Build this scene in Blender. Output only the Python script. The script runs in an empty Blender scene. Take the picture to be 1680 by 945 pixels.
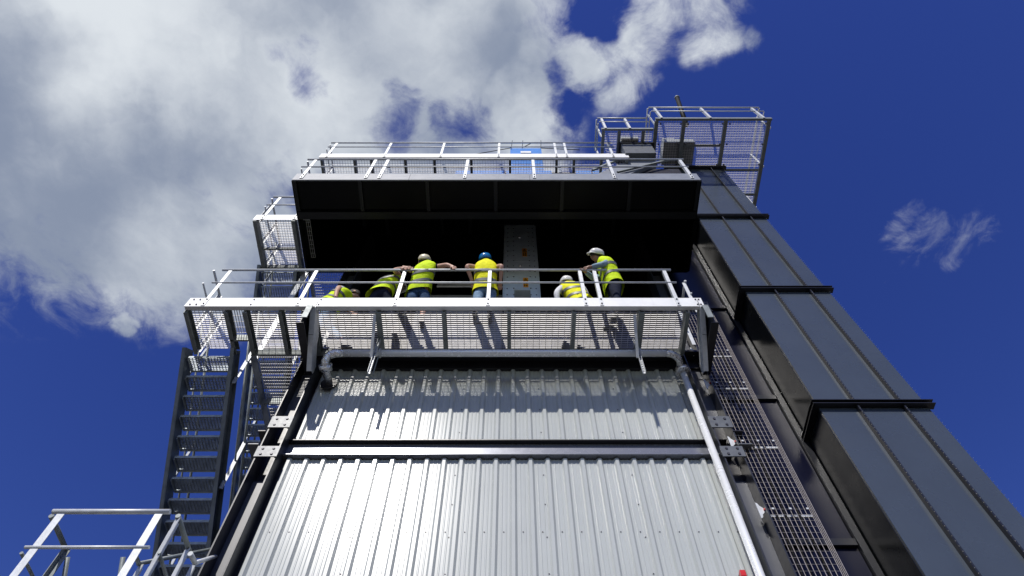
import bpy, math, random
from mathutils import Vector, Matrix
R = math.radians
random.seed(7)
scene = bpy.context.scene
COL = scene.collection

# ------------------------------------------------------------------ camera
PITCH = R(61.93)
CP, SP = math.cos(PITCH), math.sin(PITCH)
GZ = -1.65                                   # ground level; the camera is the origin
cam_d = bpy.data.cameras.new('camera'); cam = bpy.data.objects.new('camera', cam_d)
COL.objects.link(cam); scene.camera = cam
cam_d.sensor_width = 36; cam_d.lens = 24.0
cam_d.clip_start = 0.05; cam_d.clip_end = 4000
cam.rotation_euler = (R(90) + PITCH, 0, 0)

def ray(px, py):
    u = (px - 840) / 1120; v = (472.5 - py) / 1120
    return Vector((u, CP - v * SP, SP + v * CP))
def atY(px, py, Y):
    r = ray(px, py); return r * (Y / r.y)
def atZ(px, py, Z):
    r = ray(px, py); return r * (Z / r.z)

# ------------------------------------------------------------------ sky and sun
TO_SUN = Vector((-0.29, -1.0, 1.04)).normalized()
SUN_EL = math.asin(TO_SUN.z)
SUN_AZ = math.atan2(TO_SUN.x, TO_SUN.y)
world = bpy.data.worlds.new('World'); scene.world = world; world.use_nodes = True
wn, wl = world.node_tree.nodes, world.node_tree.links
wn.clear()

def sock(n, s):
    return s if not isinstance(s, (int, float, tuple)) else None
class NG:
    """small helper for node maths"""
    def __init__(s, tree): s.n, s.l = tree.nodes, tree.links
    def put(s, inp, v):
        if isinstance(v, (int, float)): inp.default_value = v
        elif isinstance(v, tuple):
            inp.default_value = v if len(v) == len(inp.default_value) else (*v, 1.0)
        else: s.l.new(v, inp)
    def math(s, op, a, b=0.0, clamp=False):
        n = s.n.new('ShaderNodeMath'); n.operation = op; n.use_clamp = clamp
        s.put(n.inputs[0], a); s.put(n.inputs[1], b); return n.outputs[0]
    def vec(s, op, a, b=(0, 0, 0)):
        n = s.n.new('ShaderNodeVectorMath'); n.operation = op
        s.put(n.inputs[0], a); s.put(n.inputs[1], b)
        return n.outputs['Value'] if op in ('DISTANCE', 'LENGTH', 'DOT_PRODUCT') else n.outputs[0]
    def mapr(s, x, a, b, c=0.0, d=1.0, smooth=True):
        n = s.n.new('ShaderNodeMapRange'); n.interpolation_type = 'SMOOTHSTEP' if smooth else 'LINEAR'
        for i, v in enumerate((x, a, b, c, d)): s.put(n.inputs[i], v)
        return n.outputs[0]
    def noise(s, vec, scale, detail=4, rough=0.5, dist=0.0, col=False):
        n = s.n.new('ShaderNodeTexNoise')
        if vec is not None: s.l.new(vec, n.inputs['Vector'])
        n.inputs['Scale'].default_value = scale; n.inputs['Detail'].default_value = detail
        n.inputs['Roughness'].default_value = rough; n.inputs['Distortion'].default_value = dist
        return n.outputs['Color'] if col else n.outputs['Fac']
    def mix(s, f, a, b):
        n = s.n.new('ShaderNodeMix'); n.data_type = 'RGBA'
        s.put(n.inputs[0], f); s.put(n.inputs[6], a); s.put(n.inputs[7], b); return n.outputs[2]

g = NG(world.node_tree)
sky = wn.new('ShaderNodeTexSky'); sky.sky_type = 'NISHITA'; sky.sun_disc = False
sky.sun_elevation = SUN_EL; sky.sun_rotation = SUN_AZ
sky.altitude = 300; sky.air_density = 1.0; sky.dust_density = 0.3; sky.ozone_density = 3.0
hs = wn.new('ShaderNodeHueSaturation'); wl.new(sky.outputs[0], hs.inputs['Color'])
hs.inputs['Saturation'].default_value = 1.28; hs.inputs['Value'].default_value = 1.12; hs.inputs['Hue'].default_value = 0.530
tc = wn.new('ShaderNodeTexCoord')
sep = wn.new('ShaderNodeSeparateXYZ'); wl.new(tc.outputs['Generated'], sep.inputs[0])
zc = g.math('MAXIMUM', sep.outputs[2], 0.06)
cmb = wn.new('ShaderNodeCombineXYZ')
wl.new(g.math('DIVIDE', sep.outputs[0], zc), cmb.inputs[0]); wl.new(g.math('DIVIDE', sep.outputs[1], zc), cmb.inputs[1])
P = cmb.outputs[0]                            # a cloud layer: position on a plane one unit up
warp = g.vec('MULTIPLY', g.vec('SUBTRACT', g.noise(P, 2.4, 5, 0.6, col=True), (0.5, 0.5, 0.5)), (0.22, 0.22, 0.0))
warp2 = g.vec('MULTIPLY', g.vec('SUBTRACT', g.noise(P, 9.0, 5, 0.6, col=True), (0.5, 0.5, 0.5)), (0.09, 0.09, 0.0))
Pw = g.vec('ADD', g.vec('ADD', P, warp), warp2)
def blob(px, py, rad, w=1.0, inner=0.2, outer=1.45):
    r = ray(px, py); c = (r.x / r.z, r.y / r.z, 0.0)
    q = ray(px + rad, py); rr = abs(q.x / q.z - c[0])
    d = g.vec('DISTANCE', Pw, c)
    return g.mapr(d, rr * outer, rr * inner, 0.0, w)
def union(lst):
    m = lst[0]
    for x in lst[1:]: m = g.math('MAXIMUM', m, x)
    return m
mask = union([blob(*b) for b in (
    (40, 120, 420, 1.7), (380, 60, 340, 1.7), (690, 30, 270, 1.5), (230, 310, 260, 1.5), (790, 120, 175, 1.35), (850, 215, 110, 1.25), (930, 110, 70, 1.1), (700, 260, 130, 1.2), (560, 180, 200, 1.5),
    (440, 300, 150, 1.3), (60, 350, 170, 1.3), (330, 440, 110, 1.2), (185, 510, 30, .95), (90, -300, 520, 1.7), (620, -260, 420, 1.6),
    (1010, 70, 95, 1.0), (1075, 0, 105, .95), (1020, 150, 60, .85), (1160, 70, 55, .66), (1205, 85, 36, .6), (1140, 20, 80, .62),
    (-420, 160, 420, 1.5), (-700, 600, 380, 1.4))])
holes = union([blob(530, 115, 55), blob(650, 160, 40, .7), blob(650, 205, 60, .9), blob(735, 215, 45, .6), blob(480, 300, 40, .6), blob(340, 305, 40, .5), blob(935, 190, 40, .9), blob(962, 20, 40, .8), blob(900, 130, 28, .6)])
n1 = g.noise(Pw, 4.2, 9, 0.6)
n2 = g.noise(P, 13.0, 9, 0.66, 0.6)
nn = g.math('ADD', g.math('MULTIPLY', g.math('SUBTRACT', n1, 0.5), 2.0), g.math('MULTIPLY', g.math('SUBTRACT', n2, 0.5), 1.7))
dens = g.math('ADD', mask, nn)
dens = g.math('SUBTRACT', dens, g.math('MULTIPLY', holes, 0.95))
cover = g.mapr(dens, 0.10, 1.25)
cover = g.math('MULTIPLY', cover, g.mapr(mask, 0.05, 0.4))
wm = union([blob(1506, 385, 62, .8), blob(1490, 430, 44, .7), blob(1575, 400, 66, .7), blob(1555, 425, 50, .75), blob(1462, 348, 50, .5)])
wisp = g.mapr(g.math('ADD', wm, g.math('MULTIPLY', g.math('SUBTRACT', n2, 0.5), 2.3)), 0.40, 1.5, 0.0, 0.5)
wisp = g.math('MULTIPLY', wisp, g.mapr(wm, 0.0, 0.35))
cover = g.math('MAXIMUM', cover, wisp)
thick = g.mapr(dens, 0.8, 1.7)
# cloud brightness: billows with sunlit shoulders and greyer, thicker bellies
b1 = g.noise(g.vec('ADD', P, (3.1, 1.7, 0.0)), 1.9, 3, 0.45)
b2 = g.noise(g.vec('ADD', P, (0.035, 0.06, 0.0)), 4.2, 6, 0.5)
rel = g.math('SUBTRACT', n1, b2)
lum = g.math('ADD', g.mapr(b1, 0.34, 0.66), g.math('MULTIPLY', rel, 1.3))
lum = g.math('SUBTRACT', lum, g.math('MULTIPLY', thick, 0.10))
belly = union([blob(110, 290, 330, .5), blob(330, 330, 170, .4), blob(820, 70, 110, .3), blob(20, 60, 170, .3)])
glow = union([blob(310, 50, 230, .75), blob(500, 140, 190, .6), blob(700, 60, 160, .45), blob(1000, 60, 180, .6), blob(860, 215, 110, .6), blob(430, 320, 100, .35)])
lum = g.math('ADD', g.math('SUBTRACT', lum, belly), glow)
cloud = g.mix(g.mapr(lum, -0.15, 1.0), (2.6, 3.1, 4.1, 1), (7.8, 8.25, 8.6, 1))
skycol = g.mix(g.math('MULTIPLY', cover, 0.94), hs.outputs[0], cloud)
bg = wn.new('ShaderNodeBackground'); wl.new(skycol, bg.inputs[0]); bg.inputs[1].default_value = 0.1
wo = wn.new('ShaderNodeOutputWorld'); wl.new(bg.outputs[0], wo.inputs[0])

sd = bpy.data.lights.new('sun', 'SUN'); sd.energy = 4.3; sd.angle = R(0.5); sd.color = (1.0, 0.955, 0.89)
sun = bpy.data.objects.new('sun', sd); COL.objects.link(sun)
sun.rotation_euler = (-TO_SUN).to_track_quat('-Z', 'Y').to_euler()
sun.location = TO_SUN * 60
vs = scene.view_settings
vs.view_transform = 'Standard'; vs.look = 'None'; vs.exposure = 0.0; vs.gamma = 1.0; vs.use_curve_mapping = False
scene.cycles.max_bounces = 8; scene.cycles.caustics_reflective = False; scene.cycles.caustics_refractive = False

# ------------------------------------------------------------------ materials
MATS = {}
def mat(name, col, rough=0.5, metal=0.0, var=0.12, scale=6.0, bump=0.0, bscale=40.0, spec=0.5, rvar=0.03, streak=0.0, emit=0.0):
    m = bpy.data.materials.new(name); m.use_nodes = True
    h = NG(m.node_tree); b = m.node_tree.nodes['Principled BSDF']
    t = h.n.new('ShaderNodeTexCoord').outputs['Object']
    n = h.noise(t, scale, 6, 0.6)
    dark = tuple(c * (1 - var) for c in col); lite = tuple(min(1, c * (1 + var)) for c in col)
    c = h.mix(h.mapr(n, 0.3, 0.7), dark, lite)
    if streak:
        sv = h.vec('MULTIPLY', t, (7.0, 7.0, 0.35))
        sn = h.mapr(h.noise(sv, 2.0, 5, 0.6), 0.5, 0.75)
        c = h.mix(h.math('MULTIPLY', sn, streak), c, tuple(x * 0.62 for x in col))
    h.l.new(c, b.inputs['Base Color'])
    h.put(b.inputs['Roughness'], h.mapr(h.noise(t, scale * 2.3, 4), 0.3, 0.7, max(0.03, rough - rvar), min(1, rough + rvar)))
    b.inputs['Metallic'].default_value = metal; b.inputs['Specular IOR Level'].default_value = spec
    if bump:
        bp = h.n.new('ShaderNodeBump'); bp.inputs['Strength'].default_value = bump; bp.inputs['Distance'].default_value = 0.02
        h.l.new(h.noise(t, bscale, 4), bp.inputs['Height']); h.l.new(bp.outputs[0], b.inputs['Normal'])
    MATS[name] = m; return m
mat('galv', (0.56, 0.58, 0.59), 0.5, 0.25, 0.10, 14, 0.04, 60)
mat('galv_dull', (0.20, 0.225, 0.225), 0.5, 0.2, 0.16, 10, 0.05, 60)
mat('galv_fascia', (0.74, 0.75, 0.75), 0.5, 0.05, 0.05, 4, 0.02, 30, streak=0.12)
mat('grate', (0.76, 0.75, 0.74), 0.6, 0.1, 0.12, 9)
mat('tread', (0.38, 0.43, 0.46), 0.55, 0.2, 0.2, 9)
mat('stringer', (0.20, 0.235, 0.27), 0.45, 0.4, 0.2, 5, 0.05, 30)
mat('cladding', (0.43, 0.455, 0.445), 0.2, 0.0, 0.03, 1.0, rvar=0.0, spec=0.4, streak=0.09)
mat('black_steel', (0.012, 0.012, 0.016), 0.38, 0.0, 0.25, 5, 0.03, 30)
mat('column_paint', (0.022, 0.024, 0.030), 0.35, 0.0, 0.2, 5, 0.02, 30)
mat('web_lit_grey', (0.075, 0.08, 0.095), 0.4, 0.0, 0.03, 2, rvar=0.01)  # lighter than the flanges: sunlight on the web put into its colour
mat('plate_grey', (0.11, 0.12, 0.13), 0.42, 0.1, 0.12, 9)
mat('beam_gloss', (0.20, 0.21, 0.24), 0.27, 0.4, 0.03, 5, rvar=0.01)
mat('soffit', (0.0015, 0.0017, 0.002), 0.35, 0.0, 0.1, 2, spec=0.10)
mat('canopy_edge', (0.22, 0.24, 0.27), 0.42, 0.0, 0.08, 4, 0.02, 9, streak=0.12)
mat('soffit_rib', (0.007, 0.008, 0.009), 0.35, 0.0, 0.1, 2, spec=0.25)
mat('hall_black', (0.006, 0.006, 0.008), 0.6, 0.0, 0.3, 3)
mat('anthracite', (0.052, 0.066, 0.086), 0.28, 0.0, 0.06, 0.8, 0.25, 0.9, streak=0.10, rvar=0.02)
mat('rib_black', (0.010, 0.011, 0.014), 0.4, 0.0, 0.2, 6)
mat('navy_gloss', (0.0012, 0.002, 0.013), 0.3, 0.0, 0.1, 1.2, rvar=0.02, spec=0.3)
mat('side_shade_gloss', (0.006, 0.007, 0.007), 0.26, 0.0, 0.2, 1.0, 0.2, 0.9)  # tower side panels darker than its front: their shade put into the colour
mat('rivet', (0.7, 0.68, 0.64), 0.3, 0.8)
mat('bolt', (0.06, 0.06, 0.07), 0.4, 0.5)
mat('pipe', (0.84, 0.86, 0.87), 0.26, 0.25, 0.03, 5, rvar=0.02)
mat('foil', (0.72, 0.72, 0.72), 0.22, 0.9, 0.2, 20, 0.9, 34)
mat('duct_grey', (0.62, 0.70, 0.72), 0.45, 0.0, 0.06, 4, 0.02, 30, streak=0.2)
mat('warn_orange', (0.90, 0.36, 0.01), 0.5, 0.0, 0.05)
mat('print_black', (0.01, 0.01, 0.01), 0.5)
mat('label_white', (0.75, 0.75, 0.72), 0.5)
mat('blue_paint', (0.015, 0.20, 0.62), 0.35, 0.0, 0.08, 3)
mat('wire', (0.46, 0.42, 0.39), 0.45, 0.3, 0.2, 30)
mat('cable', (0.006, 0.006, 0.006), 0.6, spec=0.1)
mat('red_plastic', (0.55, 0.02, 0.02), 0.35)
mat('pale_machine', (0.25, 0.26, 0.265), 0.45, 0.1, 0.1, 4)
mat('ground', (0.11, 0.105, 0.10), 0.9, 0.0, 0.35, 3, 0.5, 12)
mat('hivis', (0.66, 0.88, 0.015), 0.75, 0.0, 0.10, 9, 0.8, 11, spec=0.2)
mat('hivis_yellow', (0.88, 0.86, 0.015), 0.75, 0.0, 0.10, 9, 0.8, 11, spec=0.2)
mat('reflective', (0.13, 0.14, 0.13), 0.5, 0.1, 0.15, 14)
mat('skin', (0.48, 0.27, 0.19), 0.55, 0.0, 0.1, 20)
mat('skin_dark', (0.30, 0.16, 0.11), 0.55, 0.0, 0.1, 20)
mat('denim', (0.035, 0.075, 0.15), 0.85, 0.0, 0.35, 12, 0.4, 22, spec=0.15)
mat('denim_light', (0.17, 0.26, 0.36), 0.85, 0.0, 0.3, 10, 0.4, 20, spec=0.15)
mat('navy_cloth', (0.014, 0.018, 0.035), 0.85, 0.0, 0.3, 10, 0.4, 20, spec=0.15)
mat('black_cloth', (0.01, 0.01, 0.012), 0.85, 0.0, 0.3, 10, 0.4, 20, spec=0.15)
mat('white_cloth', (0.72, 0.73, 0.76), 0.8, 0.0, 0.1, 10, 0.5, 18, spec=0.2)
mat('blue_cloth', (0.27, 0.38, 0.47), 0.8, 0.0, 0.2, 10, 0.5, 18, spec=0.2)
mat('helmet_white', (0.80, 0.80, 0.78), 0.28)
mat('helmet_cream', (0.70, 0.64, 0.46), 0.35)
mat('helmet_blue', (0.01, 0.16, 0.42), 0.22)
mat('hair', (0.02, 0.014, 0.01), 0.7, 0.0, 0.3, 40, 0.5, 60)
mat('shoe', (0.012, 0.011, 0.01), 0.6)

# ------------------------------------------------------------------ helpers
OFF = {}                                     # world offset of each root or part
class MB:
    def __init__(s): s.v, s.f = [], []
    def add(s, vs, fs):
        k = len(s.v); s.v += [tuple(v) for v in vs]; s.f += [tuple(i + k for i in f) for f in fs]; return s
    def box(s, a, b):
        x0, x1 = sorted((a[0], b[0])); y0, y1 = sorted((a[1], b[1])); z0, z1 = sorted((a[2], b[2]))
        return s.add([(x0,y0,z0),(x1,y0,z0),(x1,y1,z0),(x0,y1,z0),(x0,y0,z1),(x1,y0,z1),(x1,y1,z1),(x0,y1,z1)],
              [(0,3,2,1),(4,5,6,7),(0,1,5,4),(1,2,6,5),(2,3,7,6),(3,0,4,7)])
    def bar(s, p, q, w, h, side=(1, 0, 0)):
        p, q = Vector(p), Vector(q); d = (q - p).normalized(); sd_ = Vector(side)
        sd_ = (sd_ - d * sd_.dot(d)).normalized(); up = d.cross(sd_)
        o = [sd_ * (i * w / 2) + up * (j * h / 2) for i, j in ((-1,-1),(1,-1),(1,1),(-1,1))]
        return s.add([p + x for x in o] + [q + x for x in o], [(3,2,1,0),(4,5,6,7),(0,1,5,4),(1,2,6,5),(2,3,7,6),(3,0,4,7)])
    def tube(s, pts, r, n=10, cap=True):
        pts = [Vector(p) for p in pts]; rs = r if isinstance(r, (list, tuple)) else [r] * len(pts)
        k = len(s.v); u = None
        for i, p in enumerate(pts):
            d = ((pts[i+1] if i + 1 < len(pts) else p) - (pts[i-1] if i else p)).normalized()
            if u is None: u = d.orthogonal().normalized()
            u = (u - d * u.dot(d)).normalized(); w = d.cross(u)
            s.v += [tuple(p + (u * math.cos(a) + w * math.sin(a)) * rs[i]) for a in [2 * math.pi * j / n for j in range(n)]]
        for i in range(len(pts) - 1):
            for j in range(n):
                a, b = k + i * n + j, k + i * n + (j + 1) % n
                s.f.append((a, b, b + n, a + n))
        if cap:
            s.f.append(tuple(k + j for j in reversed(range(n)))); e = k + (len(pts) - 1) * n
            s.f.append(tuple(e + j for j in range(n)))
        return s
    def plate(s, poly, thick, axis='x', at=0.0):
        """polygon in the plane across an axis, extruded along that axis"""
        n = len(poly)
        def pt(a, t):
            return {'x': (t, a[0], a[1]), 'y': (a[0], t, a[1]), 'z': (a[0], a[1], t)}[axis]
        return s.add([pt(a, at) for a in poly] + [pt(a, at + thick) for a in poly],
              [tuple(reversed(range(n))), tuple(range(n, 2 * n))] + [(i, (i+1) % n, n + (i+1) % n, n + i) for i in range(n)])
    def mesh(s, m, off=Vector((0, 0, 0)), smooth=False):
        me = bpy.data.meshes.new('mesh'); o = Vector(off)
        me.from_pydata([tuple(Vector(v) - o) for v in s.v], [], s.f); me.validate(); me.update()
        import bmesh
        bm = bmesh.new(); bm.from_mesh(me); bmesh.ops.recalc_face_normals(bm, faces=bm.faces); bm.to_mesh(me); bm.free()
        me.materials.append(MATS[m])
        if smooth:
            for p in me.polygons: p.use_smooth = len(p.vertices) == 4
        return me
    def build(s, name, m, parent=None, smooth=False, stuff=False):
        off = OFF[parent.name] if parent else Vector((0, 0, 0))
        o = bpy.data.objects.new(name, s.mesh(m, off, smooth)); COL.objects.link(o); o.parent = parent
        OFF[o.name] = off
        if stuff: o['kind'] = 'stuff'
        return o
def inst(name, me, loc, parent, rot=None):
    o = bpy.data.objects.new(name, me); COL.objects.link(o); o.parent = parent
    o.location = Vector(loc) - OFF[parent.name]
    if rot: o.rotation_euler = rot
    OFF[o.name] = Vector(loc); return o
def tag(o, label, cat, group=None):
    o['label'] = label; o['category'] = cat
    if group: o['group'] = group
    return o
def thing(name, loc, label, cat, group=None):
    o = bpy.data.objects.new(name, None); COL.objects.link(o); o.location = loc; o.empty_display_size = 0.2
    OFF[o.name] = Vector(loc); return tag(o, label, cat, group)
def struct(name, mb, m):
    o = mb.build(name, m); o['kind'] = 'structure'; return o

BOLT = MB().tube([(0, 0, 0), (0, -0.014, 0)], 0.014, 6).mesh('bolt')
BOLTX = MB().tube([(0, 0, 0), (-0.014, 0, 0)], 0.014, 6).mesh('bolt')

def grating(mb, x0, x1, y0, y1, zt, along='x', pitch=0.036, deep=0.022, cross=0.0999, th=0.0042):
    if along == 'x':
        n = int((y1 - y0) / pitch)
        for i in range(n + 1):
            y = y0 + (y1 - y0) * i / n; mb.box((x0, y - th/2, zt - deep), (x1, y + th/2, zt))
        n = max(1, int((x1 - x0) / cross))
        for i in range(n + 1):
            x = x0 + (x1 - x0) * i / n; mb.box((x - .003, y0, zt - .009), (x + .003, y1, zt - .001))
    else:
        n = int((x1 - x0) / pitch)
        for i in range(n + 1):
            x = x0 + (x1 - x0) * i / n; mb.box((x - th/2, y0, zt - deep), (x + th/2, y1, zt))
        n = max(1, int((y1 - y0) / cross))
        for i in range(n + 1):
            y = y0 + (y1 - y0) * i / n; mb.box((x0, y - .003, zt - .009), (x1, y + .003, zt - .001))
    return mb

def angle_post(p, top, out, w=0.06, t=0.008, leg=0.05):
    """steel angle post from p up to z=top; out is the way its flat faces"""
    p = Vector(p); out = Vector(out).normalized(); side = Vector((0, 0, 1)).cross(out)
    mb = MB()
    mb.bar(p, (p.x, p.y, top), w, t, side)
    q = p + side * (-w / 2 + t / 2) - out * (leg / 2 + t / 2)
    mb.bar(q, (q.x, q.y, top), t, leg, side)
    return mb
def railing(root, a, b, zbot, ztop, ts, mid=True, out=(0, -1, 0), ext=(0.0, 0.0), r=0.0215, bolts=True, zmid=None, m='galv'):
    """guard rail between two plan points: top rail, knee rail, angle posts with bolts"""
    a, b = Vector((*a, 0)), Vector((*b, 0)); d = (b - a).normalized(); o = Vector(out)
    a2, b2 = a - d * ext[0], b + d * ext[1]
    MB().tube([(a2.x, a2.y, ztop), (b2.x, b2.y, ztop)], r, 12).build('top_rail', m, root, True)
    if mid:
        zm = zmid if zmid else ztop - 0.47
        MB().tube([(a2.x, a2.y, zm), (b2.x, b2.y, zm)], r * 0.75, 10).build('knee_rail', m, root, True)
    for t in ts:
        p = a + (b - a) * t + o * 0.0
        po = angle_post((p.x, p.y, zbot), ztop - r * 0.6, out).build('post', m, root)
        if bolts:
            for dz in (0.05, 0.19):
                c = Vector((p.x, p.y, zbot + dz)) + o * 0.005
                inst('bolt', BOLT if abs(o.y) > .5 else BOLTX, c, po)

# ------------------------------------------------------------------ ground
gm = MB().add([(-900, -900, GZ), (900, -900, GZ), (900, 900, GZ), (-900, 900, GZ)], [(0, 1, 2, 3)])
struct('ground', gm, 'ground')

# ------------------------------------------------------------------ main building
WX0, WX1, WY = -3.08, 2.76, 6.45
bld = thing('process_building', (0, 7.5, GZ), 'tall process building with light grey ribbed cladding and black open storey below a dark canopy', 'building')
PER = 0.2346
def sheet(x0, x1, z0, z1):
    """trapezoidal steel sheet: ribs every PER, small stiffeners in the pans"""
    prof = []
    k0 = math.floor((x0 - WX0) / PER) - 1
    for k in range(k0, k0 + 40):
        b = WX0 + k * PER
        for dx, dy in ((0.0, 0.0), (0.028, -0.038), (0.068, -0.038), (0.096, 0.0), (0.125, 0.0), (0.132, -0.005), (0.142, -0.005), (0.149, 0.0),
                       (0.182, 0.0), (0.189, -0.005), (0.199, -0.005), (0.206, 0.0)):
            prof.append((b + dx, WY + dy))
    inside = [p for p in prof if x0 < p[0] < x1]
    def yat(x):
        for (xa, ya), (xb, yb) in zip(prof, prof[1:]):
            if xa <= x <= xb: return ya + (yb - ya) * (x - xa) / max(1e-9, xb - xa)
        return WY
    pts = [(x0, yat(x0))] + inside + [(x1, yat(x1))]
    mb = MB(); n = len(pts)
    mb.v = [(x, y, z) for z in (z0, z1) for x, y in pts]
    mb.f = [(i, i + 1, n + i + 1, n + i) for i in range(n - 1)]
    return mb
def screws(x0, x1, z0, z1, rows, root):
    mb = MB()
    def scr(x, z): mb.tube([(x, WY, z), (x, WY - .008, z)], .0085, 6)
    for z in rows:
        k = math.ceil((x0 - WX0) / PER)
        while WX0 + k * PER + .165 < x1:
            if WX0 + k * PER + .165 > x0: scr(WX0 + k * PER + .165, z)
            k += 1
    z = z0 + .15
    while z < z1 - .05:
        scr(x1 - .02, z); z += 0.52
    mb.build('screws', 'bolt', root, stuff=True)
SW = PER * 5
edges = [WX0]
while edges[-1] + SW < WX1 - 0.1: edges.append(edges[-1] + SW)
edges.append(WX1)
ZLOW, ZB0, ZB1, ZTOP = GZ, 7.13, 7.43, 9.2
for i, (x0, x1) in enumerate(zip(edges, edges[1:])):
    s = sheet(x0, x1, ZLOW, ZB0 - .02).build('cladding_sheet', 'cladding', bld)
    screws(x0, x1, ZLOW, ZB0, (5.86, 2.5), s)
    s = sheet(x0, x1, ZB1 + .03, ZTOP + .05).build('cladding_sheet', 'cladding', bld)
    screws(x0, x1, ZB1 + .1, ZTOP, (), s)
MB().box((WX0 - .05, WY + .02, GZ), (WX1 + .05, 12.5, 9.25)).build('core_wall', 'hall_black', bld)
# cross beam: flanges flat, web set back
bm_ = MB().box((-3.2, 6.36, ZB1 - .015), (3.0, 6.47, ZB1)).build('cross_beam', 'black_steel', bld)
MB().box((-3.12, 6.435, ZB0 + .012), (2.8, 6.447, ZB1 - .017)).build('web', 'beam_gloss', bm_)
MB().box((-3.2, 6.36, ZB0 - .004), (3.0, 6.47, ZB0 + .010)).build('flange', 'beam_gloss', bm_)
# corner columns: H section, web facing out
HOLE = MB().tube([(0, 0, 0), (0, -.012, 0)], .019, 8).mesh('bolt')
for xa, xb in ((-3.40, -3.12), (2.80, 3.08)):
    c = MB()
    for x in (xa, xb - .018): c.box((x, 6.21, GZ), (x + .018, 6.55, 12.6))
    c = c.build('corner_column', 'column_paint', bld)
    w = MB()
    for z0, z1 in ((GZ, ZB0 - .45), (ZB1 + .40, 12.6)): w.box((xa + .020, 6.43, z0), (xb - .020, 6.445, z1))
    w.build('web', 'web_lit_grey', c)
    MB().box((xa + .019, 6.46, GZ), (xb - .019, 6.475, 12.6)).build('back_plate', 'black_steel', c)
    for z0, z1 in ((ZB0 - .23, ZB0 - .03), (ZB1 + .06, ZB1 + .30)):
        pl = MB().box((xa - .012, 6.193, z0), (xb + .012, 6.209, z1)).build('splice_plate', 'plate_grey', bld)
        for fx in (.24, .76):
            for fz in (.24, .76): inst('bolt', HOLE, (xa + (xb - xa) * fx, 6.192, z0 + (z1 - z0) * fz), pl)
    e = -1 if xa < 0 else 1
    xm = xa if e < 0 else xb
    MB().box((xm - .02, 6.185, ZB0 - .002), (xm + e * .16, 6.46, ZB0 + .014)).build('beam_stub', 'plate_grey', bld)
    MB().box((xm - .02, 6.20, ZB1 - .014), (xm + e * .12, 6.46, ZB1 + .002)).build('beam_stub', 'black_steel', bld)
# dark edge beam above the cladding, hall floor and inner walls
MB().box((-3.42, 6.385, 9.20), (3.10, 6.50, 9.40)).build('edge_beam', 'black_steel', bld)
MB().box((-3.42, 6.195, 9.405), (3.10, 6.398, 9.445)).build('shade_plate', 'black_steel', bld)  # plate added to keep direct sun off the beam front
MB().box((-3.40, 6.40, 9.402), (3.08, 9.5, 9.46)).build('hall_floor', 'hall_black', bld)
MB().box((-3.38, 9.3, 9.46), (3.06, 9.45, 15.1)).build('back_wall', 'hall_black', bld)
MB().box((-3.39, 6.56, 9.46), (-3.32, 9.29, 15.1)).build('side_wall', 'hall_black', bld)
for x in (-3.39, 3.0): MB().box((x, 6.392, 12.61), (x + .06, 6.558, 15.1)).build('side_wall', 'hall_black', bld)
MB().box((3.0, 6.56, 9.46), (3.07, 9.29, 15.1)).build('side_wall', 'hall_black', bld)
# upper block behind the canopy deck
MB().box((-3.4, 5.95, 15.16), (3.1, 12.0, 17.0)).build('upper_wall', 'column_paint', bld)
# canopy
CX0, CX1, CY0, CZ = -4.26, 3.66, 4.40, 12.66
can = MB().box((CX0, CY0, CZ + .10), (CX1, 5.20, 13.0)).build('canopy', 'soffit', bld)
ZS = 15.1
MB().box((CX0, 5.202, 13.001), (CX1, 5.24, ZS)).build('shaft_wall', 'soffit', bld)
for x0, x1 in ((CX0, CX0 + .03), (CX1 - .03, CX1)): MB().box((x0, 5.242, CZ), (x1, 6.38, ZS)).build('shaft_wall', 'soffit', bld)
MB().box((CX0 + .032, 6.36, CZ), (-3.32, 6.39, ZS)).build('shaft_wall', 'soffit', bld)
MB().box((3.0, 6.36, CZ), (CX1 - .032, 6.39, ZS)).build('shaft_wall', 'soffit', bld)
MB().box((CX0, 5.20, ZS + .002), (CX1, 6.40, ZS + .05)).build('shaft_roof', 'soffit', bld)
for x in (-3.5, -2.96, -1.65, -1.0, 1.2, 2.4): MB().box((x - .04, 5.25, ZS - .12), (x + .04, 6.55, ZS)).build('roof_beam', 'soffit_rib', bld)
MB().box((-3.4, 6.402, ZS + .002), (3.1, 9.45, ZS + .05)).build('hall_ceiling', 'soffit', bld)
# folded sheet edge in pieces along the front
ex = [CX0 - .004, -2.0, 0.35, 2.05, CX1 + .004]
for x0, x1 in zip(ex, ex[1:]):
    MB().box((x0, CY0 - .030, CZ - .004), (x1 - .006, CY0 - .003, 13.02)).build('edge_flashing', 'canopy_edge', can)
MB().box((CX0 - .02, CY0 - .005, CZ - .002), (CX0 - .002, 6.36, 13.015)).build('edge_flashing', 'soffit', can)
MB().box((CX1 + .002, CY0 - .005, CZ - .002), (CX1 + .02, 6.36, 13.015)).build('edge_flashing', 'soffit', can)
ribs = [CX0 + .03, -2.96, -1.65, -.32, .98, 2.30, CX1 - .03]
for x in ribs:
    MB().box((x - .035, CY0, CZ), (x + .035, 5.03, CZ + .099)).build('soffit_rib', 'soffit_rib', can)
for x0, x1 in zip(ribs, ribs[1:]):
    MB().box((x0 + .037, CY0 + .02, CZ + .05), (x1 - .037, 5.0, CZ + .09)).build('soffit_panel', 'soffit', can)
MB().box((CX0, 5.04, CZ - .02), (CX1, 5.19, CZ + .098)).build('soffit_beam', 'soffit_rib', can)
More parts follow.
